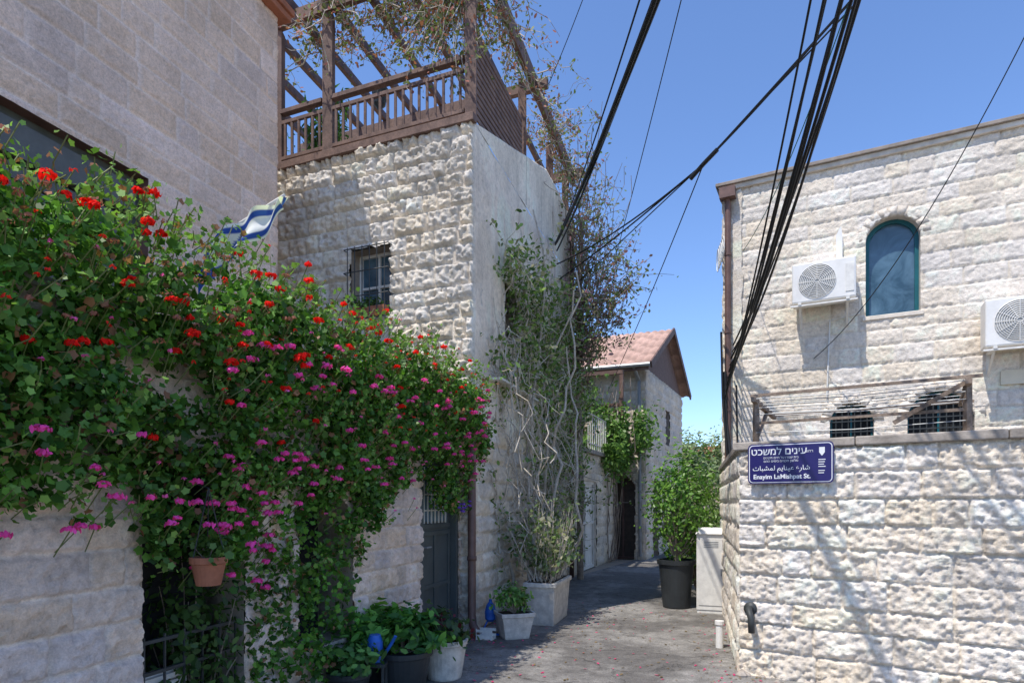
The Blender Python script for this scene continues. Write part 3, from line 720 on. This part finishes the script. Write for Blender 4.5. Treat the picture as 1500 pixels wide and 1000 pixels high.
# street sign
SG=group('street_sign'); FS=FR.off(.085)
def rrect(F,u0,u1,z0,z1,r,h,n=6):
    pts=[]
    for (cu,cz,a0) in ((u1-r,z0+r,-90),(u1-r,z1-r,0),(u0+r,z1-r,90),(u0+r,z0+r,180)):
        for i in range(n+1):
            a=math.radians(a0+90*i/n); pts.append(F.pt(cu+r*math.cos(a),cz+r*math.sin(a),h))
    return pts
def plate(u0,u1,z0,z1,r,h0,h1,mat,name):
    mb=MB(); A_=rrect(FS,u0,u1,z0,z1,r,h0); B_=rrect(FS,u0,u1,z0,z1,r,h1); n=len(A_)
    mb.v=A_+B_; mb.f=[tuple(range(n,2*n)),tuple(range(n-1,-1,-1))]+[(i,(i+1)%n,n+(i+1)%n,n+i) for i in range(n)]
    mb.build(name,mat,SG)
su0,su1,sz0,sz1=.09,.79,1.765,2.125
plate(su0,su1,sz0,sz1,.04,0,.012,M_sign,'plate')
plate(su0+.010,su1-.010,sz0+.010,sz1-.010,.034,.012,.0135,M_signw,'border')
plate(su0+.017,su1-.017,sz0+.017,sz1-.017,.03,.0135,.0155,M_sign,'field')
def text(s,u,z,size,align='CENTER',bold=.0):
    cu=bpy.data.curves.new('t','FONT'); cu.body=s; cu.size=size; cu.align_x=align; cu.offset=bold; cu.extrude=.0004; cu.materials.append(M_signw)
    o=bpy.data.objects.new('lettering',cu); link(o,SG)
    X=Vector((FS.d[0],FS.d[1],0)); Z=Vector((FS.n[0],FS.n[1],0)); Yv=Vector((0,0,1)); pos=Vector(FS.pt(u,z,.0172))
    o.matrix_world=Matrix((( X.x,Yv.x,Z.x,pos.x),(X.y,Yv.y,Z.y,pos.y),(X.z,Yv.z,Z.z,pos.z),(0,0,0,1)))
text('עינים למשכט'[::-1],.35,2.025,.085,bold=.0009)
text('רחוב'[::-1],.60,2.035,.032)
text('בית שמרו על חיים תקינים'[::-1],.37,1.988,.028); text('מלשון חכמים בימים ההם'[::-1],.37,1.958,.028)
text('\uFEB7\uFE8E\uFEAD\uFEC9 \uFECB\uFEF4\uFEE8\uFE8E\uFEF3\uFEE2 \uFEDF\uFEE4\uFEB8\uFE92\uFE8E\uFE95'[::-1],.37,1.885,.058,bold=.0005)
text('Enayim LaMishpat St.',.375,1.81,.056,bold=.0014)
mb=MB(); cu_=.70
mb.poly([FS.pt(cu_-.022,2.075,.0175),FS.pt(cu_-.022,2.03,.0175),FS.pt(cu_,2.0,.0175),FS.pt(cu_+.022,2.03,.0175),FS.pt(cu_+.022,2.075,.0175)])
for i,z in enumerate((1.965,1.945,1.925,1.905,1.87,1.85)): mb.box(FS,cu_-.028,cu_+.028-.006*(i%3),z,z+.007,.0165,.0172)
mb.build('emblem',M_signw,SG)

# clothes drying rack
CR=group('clothes_drying_rack'); mb=MB()
ua,ub=.12,1.72
for u in (ua,ub):
    mb.beam(FR.pt(u,2.1,-.1),FR.pt(u,2.58,-.1),.045,.045); mb.beam(FR.pt(u,2.55,.02),FR.pt(u,2.50,-1.0),.04,.045); mb.beam(FR.pt(u,2.2,-.12),FR.pt(u,2.5,-.6),.03,.03)
mb.beam(FR.pt(ua-.05,2.60,-.1),FR.pt(ub+.1,2.60,-.1),.025,.025)
mb.beam(FR.pt(ua-.05,2.52,-1.0),FR.pt(ub+.1,2.52,-1.0),.025,.025); mb.beam(FR.pt(ua-.02,2.34,-.1),FR.pt(ub+.02,2.34,-.1),.02,.025)
mb.beam(FR.pt(ub-.5,2.26,-.05),FR.pt(ub,2.56,-.08),.03,.035)
mb.build('frame',wood_mat('rust_brown',(.10,.07,.05),(.32,.24,.18)),CR)
mb=MB()
for i in range(7):
    h=.0-.15*i; mb.tube([FR.pt(ua,2.555-.008*i,h),FR.pt((ua+ub)/2,2.535-.008*i,h),FR.pt(ub,2.555-.008*i,h)],.004,5)
for z in (2.25,2.42,2.48): mb.tube([FR.pt(ua,z,-.08),FR.pt((ua+ub)/2,z-.02,-.08),FR.pt(ub,z,-.08)],.004,5)
mb.build('lines',M_grey,CR)

# ================================================================== RIGHT HOUSE
C_=group('stone_house'); dR=np.array([3.28,-1.7]); dR/=np.hypot(*dR); FH=Fr((3.3,9.6),np.array([3.3,9.6])+dR*6.5); ZT=6.42
h1=(1.93,2.58,4.22,5.59,.30); h2=(1.48,2.03,1.9,3.02,.26); h3=(2.43,3.18,1.9,3.12,.36)
stone_wall('front_wall',FH,0,ZT,.020,.235,.44,cr,cmr,C_,depth=.008,rough=.017,edge=.010,holes=[h1,h2,h3],seed=51,cvar=.07,gap=.009,mat=stone_mat('bush_hammered_limestone',.18,.75,24,.022,.78),hue=.03,rf=13,hf=.7,dirt=.12)
M_rev=plain('reveal_stone',(.80,.71,.60),.9,.2,8,0,.3)
opening(FH,h1,C_,M_rev,M_glass,.2,.05,M_teal,'arched_window',ring=.13,ringcol=(.88,.78,.66),mull=False)
for nm,h_ in (('lower_arched_window',h2),('lower_arched_window_wide',h3)):
    opening(FH,h_,C_,M_rev,M_dark,.2,.03,M_teal,nm,ring=.13,ringcol=(.88,.78,.66))
    mb=MB(); n_=int((h_[1]-h_[0])/.07)
    for i in range(1,n_):
        u=h_[0]+i*(h_[1]-h_[0])/n_; x=(u-(h_[0]+h_[1])/2)/((h_[1]-h_[0])/2); mb.tube([FH.pt(u,1.9,-.03),FH.pt(u,h_[3]-h_[4]+h_[4]*math.sqrt(max(0,1-x*x)),-.03)],.008,5)
    for z in (2.3,2.6,2.75): mb.box(FH,h_[0],h_[1],z,z+.015,-.04,-.02)
    mb.build(nm+'_grille',M_iron,C_)
mb=MB(); mb.box(FH,h1[0]-.04,h1[1]+.04,h1[2]-.06,h1[2],-.1,.035); mb.build('window_sill',M_rev,C_,.008)
mb=MB(); mb.prism([FH.pt(.3,0,-.29)[:2],FH.pt(6.5,0,-.29)[:2],FH.pt(6.5,0,-6)[:2],FH.pt(1.2,0,-6)[:2]],0,ZT); mb.build('masonry',M_core,C_)
FH2=Fr(FH.pt(1.0,0,-6)[:2],FH.pt(0,0,0)[:2]); stone_wall('side_wall',FH2,0,ZT,.06,.235,.46,cr,cmr,C_,depth=.014,rough=.018,seed=52,mat=M_rock)
mb=MB(); mb.box(FH,-.06,6.6,ZT,ZT+.07,-6.1,.07); mb.build('roof_slab',plain('roof_edge',(.76,.67,.56),.85,.3,5,0,.3),C_,.006)
mb=MB(); mb.box(FH,-.10,6.6,ZT+.07,ZT+.12,-6.1,.11); mb.build('roof_flashing',plain('flashing_brown',(.34,.28,.23),.7,.4,6),C_,.006)
mb=MB(); mb.tube([FH.pt(-.02,ZT+.02,.12),FH.pt(.06,ZT-.14,.10),FH.pt(.08,ZT-.2,.08),FH.pt(.08,.1,.08)],.045,10); mb.box(FH,-.03,.2,ZT-.16,ZT-.0,.06,.2)
for z in (3.,4.2,5.4): mb.tube([FH.pt(.08,z,.08),FH.pt(.08,z+.04,.08)],.056,10)
mb.build('drainpipe',M_brownmetal,C_,smooth=False)
mb=MB(); mb.tube([FH.pt(.20,3.4,.05),FH.pt(.22,2.2,.05)],.012,6); mb.build('conduit',M_black,C_)
mb=MB()
for j in range(5): mb.tube([(3.20+.02*j+.06*math.cos(a)*.4,9.55+.12*math.cos(a),5.35+.05*j+.17*math.sin(a)) for a in np.linspace(0,6.28,17)],.007,4,False)
mb.build('cable_coil',M_whitedirty,C_)
def ac(F,u0,z0,name='air_conditioner',w=.8,h=.56):
    G=group(name); mb=MB(); mb.box(F,u0,u0+w,z0,z0+h,.12,.42); mb.build('casing',M_white,G,.02)
    c_u=u0+w*.40; cz=z0+h*.5; rad=h*.42
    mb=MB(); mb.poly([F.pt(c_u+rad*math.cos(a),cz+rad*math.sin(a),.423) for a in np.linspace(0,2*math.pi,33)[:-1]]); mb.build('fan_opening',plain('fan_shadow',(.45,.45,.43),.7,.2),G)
    mb=MB()
    for q in (.12,.22,.32,.42,.52,.62,.72,.82,.91,1.0):
        mb.tube([F.pt(c_u+rad*q*math.cos(a),cz+rad*q*math.sin(a),.43) for a in np.linspace(0,2*math.pi,29)],.0045,4,False)
    for j in range(12):
        a=j*math.pi/6; mb.tube([F.pt(c_u+rad*.12*math.cos(a),cz+rad*.12*math.sin(a),.432),F.pt(c_u+rad*math.cos(a),cz+rad*math.sin(a),.432)],.004,4)
    mb.build('fan_grille',M_white,G)
    mb=MB(); mb.box(F,u0+w*.84,u0+w*.97,z0+.08,z0+h-.1,.42,.428) 
    for i in range(8): mb.box(F,u0+w-.0,u0+w+.004,z0+.1+i*.045,z0+.12+i*.045,.15,.38)
    mb.build('side_panel',M_whitedirty,G)
    mb=MB()
    for u in (u0+.1,u0+w-.1): mb.box(F,u-.02,u+.02,z0-.03,z0,-.0,.44); mb.box(F,u-.02,u+.02,z0-.3,z0-.03,.0,.03); mb.beam(F.pt(u,z0-.28,.03),F.pt(u,z0-.03,.38),.025,.025)
    mb.box(F,u0-.02,u0+w+.02,z0-.05,z0-.028,.38,.43); mb.build('bracket',M_whitedirty,G)
    mb=MB(); mb.tube([F.pt(u0+w-.02,z0+.12,.2),F.pt(u0+w+.06,z0+.1,.1),F.pt(u0+w+.05,z0-.15,.05),F.pt(u0+w*.6,z0-.2,.04),F.pt(u0+w*.55,z0-1.3,.04)],.012,6); mb.build('hose',M_whitedirty,G)
ac(FH,1.0,4.42); ac(FH,3.22,3.55,w=.86,h=.6)
mb=MB(); mb.box(FH,1.56,1.64,4.9,5.42,.02,.08); mb.poly([FH.pt(1.56,5.42,.08),FH.pt(1.64,5.42,.08),FH.pt(1.62,5.55,.08)]); mb.build('pipe_cover',M_white,C_)
mb=MB(); mb.box(FH,3.45,3.72,3.12,3.30,.03,.05); mb.build('house_number_plate',plain('plate_cream',(.72,.65,.5),.5,.1),C_)

# ================================================================== LOW BUILDING alley left + TILE ROOF HOUSE
cs_,cms=(.74,.65,.53),(.68,.60,.49)
S=group('outbuilding'); FO=Fr((1.15,12.95),(2.88,17.3)); hd=(.9,2.5,0,2.1)
stone_wall('front_wall',FO,0,2.75,.05,.25,.4,cs_,cms,S,depth=.02,rough=.03,edge=.03,holes=[hd],seed=61,mat=M_rock)
opening(FO,hd,S,M_rev,M_door,.08,.07,M_door,'double_door',rail=(1.1,))
mb=MB(); mb.prism(foot(FO,0,FO.L,3),0,2.7); mb.build('masonry',M_core,S)
mb=MB(); mb.box(FO,-.05,FO.L,2.75,2.85,-3,.12); mb.build('roof_slab',M_cap,S,.01)
mb=MB()
for i in range(14): mb.tube([FO.pt(1.6+i*.2,2.85,.05),FO.pt(1.6+i*.2,3.7,.05)],.012,5)
for z in (3.0,3.7): mb.tube([FO.pt(1.6,z,.05),FO.pt(4.2,z,.05)],.016,5)
mb.build('railing',M_whitedirty,S)
T=group('tile_roof_house'); E=np.array([3.68,17.]); dC=np.array([-.92,.38]); dC/=np.hypot(*dC); gC=np.array([2.32,4.8]); gl=np.hypot(*gC); gC/=gl
FT=Fr(E+dC*5,E); FTs=Fr(E,E+gC*gl)
ha=(3.95,4.75,0,2.35,.4); hw=(2.6,3.2,3.7,4.7)
stone_wall('front_wall',FT,0,5.3,.05,.25,.42,cs_,cms,T,depth=.02,rough=.03,edge=.03,holes=[ha,hw],seed=71,mat=M_rock)
opening(FT,ha,T,M_core,plain('weathered_brown_door',(.09,.065,.05),.7,.4),.25,.06,M_brownmetal,'arched_doorway',ring=.2); opening(FT,hw,T,M_core,M_dark,.2,.05,M_brownmetal,'upper_window')
hg=(.9,1.6,0,2.3,.35)
stone_wall('gable_side_wall',FTs,0,5.3,.05,.25,.42,(.78,.68,.56),(.70,.61,.50),T,depth=.02,rough=.03,edge=.03,seed=72,mat=M_rock,holes=[hg,(2.6,3.2,3.4,4.5)])
opening(FTs,hg,T,M_core,M_dark,.25,.06,M_brownmetal,'side_doorway',ring=.2); opening(FTs,(2.6,3.2,3.4,4.5),T,M_core,M_dark,.2,.05,M_brownmetal,'side_window')
mid=E+gC*gl/2; end=E+gC*gl
mb=MB(); mb.prism([tuple(E+dC*.35+gC*.3),tuple(E+dC*.35+gC*gl),tuple(E+dC*5+gC*gl),tuple(E+dC*5+gC*.3)],0,5.25)
mb.build('masonry',M_core,T)
zr=7.0
mb=MB(); mb.poly([(*(E+gC*0),5.3),(*end,5.3),(*mid,zr-.12)]); mb.build('gable',plain('gable_board',(.17,.10,.08),.8,.3),T)
def slope(name,p_e,p_r):
    V=[];Fq=[];C=[]; wdt=5.4; nu=int(wdt/.035); nvv=60
    pe=np.array(p_e,float); pr=np.array(p_r,float)
    for i in range(nu+1):
        u=-.25+i*wdt/nu
        for j in range(nvv+1):
            s=j/nvv; q=pe*(1-s)+pr*s
            hh=.045*abs(math.sin(u*math.pi/.22))+.035*((-s*14)%1.0)
            ti=(int(u/.22)*17+int(s*14)*31)%23/23.
            V.append((q[0]+dC[0]*u,q[1]+dC[1]*u,q[2]+hh)); C.append(np.array((.58,.38,.30))*(.7+.4*ti))
    for i in range(nu):
        for j in range(nvv): a=i*(nvv+1)+j; Fq.append([a,a+nvv+1,a+nvv+2,a+1])
    mesh_np(name,V,Fq,4,M_stone,T,np.array(C))
eo=E-gC*.45; slope('roof_front',(*eo,5.32),(*mid,zr)); eo2=end+gC*.35; slope('roof_back',(*eo2,5.35),(*mid,zr))
mb=MB(); mb.beam((*(E-gC*.45-dC*.27),5.30),(*(mid-dC*.27),6.98),.05,.18); mb.beam((*(end+gC*.35-dC*.27),5.33),(*(mid-dC*.27),6.98),.05,.18)
mb.beam((*(E-gC*.42-dC*.2),5.24),(*(E-gC*.42+dC*5),5.24),.06,.14); mb.build('bargeboards',M_wood,T)
mb=MB(); mb.tube([(*(E-gC*.5-dC*.25),5.3),(*(E-gC*.5+dC*5),5.3)],.06,8); mb.tube([(*(E-gC*.5+dC*.2),5.3),(*(E-gC*.05+dC*.15),4.95),(*(E-gC*.05+dC*.12),.1)],.045,8)
mb.build('gutter',M_grey,T)
mb=MB(); mb.box(FT,1.0,4.6,3.25,3.38,0,1.0)
for u in (1.05,2.2,3.4,4.5): mb.box(FT,u,u+.1,2.9,5.1,.88,.98); mb.beam(FT.pt(u+.05,2.7,.05),FT.pt(u+.05,3.25,.8),.08,.1)
mb.box(FT,1.0,4.6,4.15,4.23,.89,.97); mb.box(FT,1.0,4.6,5.0,5.1,.87,.99)
for i in range(30): mb.box(FT,1.1+i*.12,1.13+i*.12,3.38,4.15,.92,.95)
mb.build('balcony',M_wood,T)
IV=group('ivy'); Pn=[]
cl_=[(R.uniform(1.8,5.0),R.uniform(3.0,4.5),R.uniform(.15,.4)) for i in range(22)]+[(R.uniform(4.5,5.1),R.uniform(2.8,5.0),.22) for i in range(5)]
for i in range(5600):
    u_,z_,s_=cl_[R.integers(0,len(cl_))]; u=u_+R.normal()*s_; z=z_+R.normal()*s_*.9
    Pn.append(FT.pt(u,z,1.08+R.normal()*.14 if u<4.75 else .35+R.normal()*.25))
Pn=np.array(Pn); leaves('leaves',Pn,.055,pal(len(Pn),(.05,.13,.03),(.22,.36,.09)),M_leaf,IV,np.tile([FT.n[0],FT.n[1],.5],(len(Pn),1)),.4,'oval')
mb=MB()
for i in range(24): u=R.uniform(1.6,5); mb.tube(walk(FT.pt(u,2.8,1.0),FT.pt(u+R.normal()*.4,4.6,1.05),8,.15),.012,4)
mb.build('stems',M_bark,IV)
IV=group('doorway_creeper'); Pn=[]
for i in range(2000):
    u=R.uniform(2.9,4.7); Pn.append(FO.pt(u,3.0-abs(R.normal())*.35+.1,.25+R.normal()*.15))
Pn=np.array(Pn); leaves('leaves',Pn,.05,pal(len(Pn),(.05,.12,.03),(.2,.33,.08)),M_leaf,IV,None,0,'oval')
mb=MB()
for i in range(10): u=R.uniform(3,4.6); mb.tube(walk(FO.pt(u,.0,.1),FO.pt(u,2.8,.2),8,.1),.015,4)
mb.build('stems',M_bark,IV)

W3=group('garden_wall'); FF=Fr((4.5,29.5),(13.5,27)); stone_wall('masonry_face',FF,0,2.4,.09,.25,.4,cs_,cms,W3,seed=81,mat=M_rock)
mb=MB(); mb.box(FF,0,9.3,2.4,2.5,-.35,.05); mb.build('coping',M_cap,W3)
H4=group('distant_house'); FG4=Fr((5.5,36),(15,34)); stone_wall('front_wall',FG4,0,4.0,.12,.25,.5,(.70,.58,.46),cms,H4,seed=82,holes=[(2,2.8,2,3.2),(4.5,5.3,2,3.2)])
opening(FG4,(2,2.8,2,3.2),H4,M_core,M_dark,.2,.06,M_whitedirty); opening(FG4,(4.5,5.3,2,3.2),H4,M_core,M_dark,.2,.06,M_whitedirty)
mb=MB(); mb.prism(foot(FG4,0,FG4.L,6),0,3.95); mb.build('masonry',M_core,H4)
mb=MB(); mb.hexa([FG4.pt(-.2,4,.3),FG4.pt(9.9,4,.3),FG4.pt(9.9,4,-6.3),FG4.pt(-.2,4,-6.3),FG4.pt(1.5,5.0,-2.6),FG4.pt(8,5.0,-2.6),FG4.pt(8,5.0,-3.4),FG4.pt(1.5,5.0,-3.4)]); mb.build('roof',M_terra,H4)
def tree(c,h,r,N,nm='olive_tree',a=(.12,.17,.08),b=(.32,.38,.20),size=.08):
    G=group(nm); mb=MB(); tr=walk(c,(c[0]+.1,c[1],c[2]+h*.55),6,.1); mb.tube(tr,np.linspace(.16,.09,7),8)
    for i in range(9): mb.tube(walk(tr[-1-(i%3)],(c[0]+R.normal()*r*.5,c[1]+R.normal()*r*.5,h*R.uniform(.65,.95)),6,.12),np.linspace(.06,.02,7),5)
    mb.build('trunk',M_bark,G); shrub(G,(c[0],c[1],h*.72),(r,r,h*.33),N,size,a,b,None,40,'oval',spread=.22)
tree((7.4,26,0),4.0,1.7,5200); tree((9.6,26.5,0),4.2,1.8,4500); tree((6.2,32,0),4.2,1.6,3500)

# ================================================================== OVERHEAD CABLES
OC=group('overhead_cables'); mb=MB()
def cat(p0,p1,sag,r=.008,n=28):
    p0=np.array(p0,float);p1=np.array(p1,float); pts=[]
    for i in range(n+1):
        t=i/n; q=p0*(1-t)+p1*t; q[2]-=sag*4*t*(1-t); pts.append(q)
    mb.tube(pts,r,6)
for i,(dx,sg,rr) in enumerate(((-.28,.22,.009),(-.20,.30,.011),(-.13,.18,.012),(-.07,.36,.014),(-.02,.27,.017),(.03,.42,.012),(.07,.3,.015),(.12,.36,.009),(.19,.25,.012))):
    p0=np.array((3.27+.015*i,9.42,3.2+.10*i)); p1=np.array((2.33+dx,4.0,5.75+.04*i)); cat(p0,p0+(p1-p0)*1.45,sg*1.8,rr,36)
mb.tube([(3.27,9.44,3.6),(3.30,9.46,2.8),(3.34,9.40,2.3)],.028,6)
mb.tube([(3.20,9.40,4.2),(3.23,9.42,3.2),(3.30,9.40,2.2)],.016,6)
nd=(2.62,8.4,6.22)
cat((.87,11.8,5.85),nd,.05,.013); cat((.84,11.5,6.05),nd,.12,.013); cat((1.0,11.9,5.6),nd,.0,.009)
cat(nd,(3.9,4.6,6.9),.03,.016); cat(nd,(3.75,4.6,6.85),.10,.010); cat(nd,(4.1,4.6,6.9),-.02,.010)
mb.tube([(2.50,8.6,6.12),nd,(2.74,8.2,6.3)],.03,8)
cat(nd,(2.68,17.2,4.7),.1,.008); cat((2.4,18,6.5),(2.0,6,7.9),.15,.007)
cat((.84,11.6,6.5),(1.24,1.2,5.25),.22,.024,36); cat((.82,11.62,6.46),(1.30,1.2,5.25),.20,.016,36); cat((.80,11.4,6.4),(1.1,1.2,5.45),.3,.008,36); cat((.84,11.5,6.3),(1.34,1.2,5.6),.25,.014,36)
cat((.6,10,8.4),(1.4,7,9.0),.1,.006)
cat((4.42,9.0,3.7),(5.0,5.5,6.6),.45,.006)
mb.build('cables',M_black,OC)
mb=MB(); cat((3.5,9.3,5.4),(2.55,4,5.9),.3,.005); mb.build('green_cable',plain('green_cable',(.02,.16,.10),.5,.1),OC)

# ================================================================== SKY, SUN, CAMERA
el=math.radians(63); az=(-.73,-.68); hyp=math.hypot(*az)
sv=Vector((az[0]/hyp*math.cos(el),az[1]/hyp*math.cos(el),math.sin(el)))
w=bpy.data.worlds.new('World'); scene.world=w; w.use_nodes=True; nt=w.node_tree; bg=nt.nodes['Background']
sky=nt.nodes.new('ShaderNodeTexSky'); sky.sky_type='NISHITA'; sky.sun_disc=False; sky.sun_elevation=el; sky.sun_rotation=math.atan2(az[0],az[1])
sky.altitude=800; sky.air_density=1.1; sky.dust_density=.25; sky.ozone_density=1.6
vm=nt.nodes.new('ShaderNodeVectorMath'); vm.operation='MULTIPLY'; vm.inputs[1].default_value=(1.12,1.30,1.62)
nt.links.new(sky.outputs[0],vm.inputs[0]); nt.links.new(vm.outputs[0],bg.inputs['Color']); bg.inputs['Strength'].default_value=.15
ld=bpy.data.lights.new('sun','SUN'); ld.energy=5; ld.angle=math.radians(.5); ld.color=(1,.945,.86)
lo=bpy.data.objects.new('sun',ld); link(lo); lo.rotation_euler=sv.to_track_quat('Z','Y').to_euler(); lo.location=(-6,-4,14)
cd=bpy.data.cameras.new('camera'); cam=bpy.data.objects.new('camera',cd); link(cam); cam.location=(0,0,1.6); cam.rotation_euler=(math.radians(90),0,0)
cd.lens=21.6; cd.sensor_width=36; cd.shift_y=.1567; cd.clip_end=500; cd.clip_start=.05; scene.camera=cam
scene.view_settings.view_transform='Standard'; scene.view_settings.look='None'; scene.view_settings.exposure=0

for e in [o for o in scene.objects if o.type=='EMPTY']:
    ch=[c for c in e.children if c.type=='MESH']
    if not ch: continue
    lo_=np.array([1e9]*3); hi=-lo_
    for c in ch:
        a=np.empty(len(c.data.vertices)*3,dtype=np.float32); c.data.vertices.foreach_get('co',a); a=a.reshape(-1,3)
        lo_=np.minimum(lo_,a.min(0)); hi=np.maximum(hi,a.max(0))
    loc=Vector(((lo_[0]+hi[0])/2,(lo_[1]+hi[1])/2,lo_[2])); e.location=loc
    for c in e.children: c.matrix_parent_inverse=Matrix.Translation(-loc)
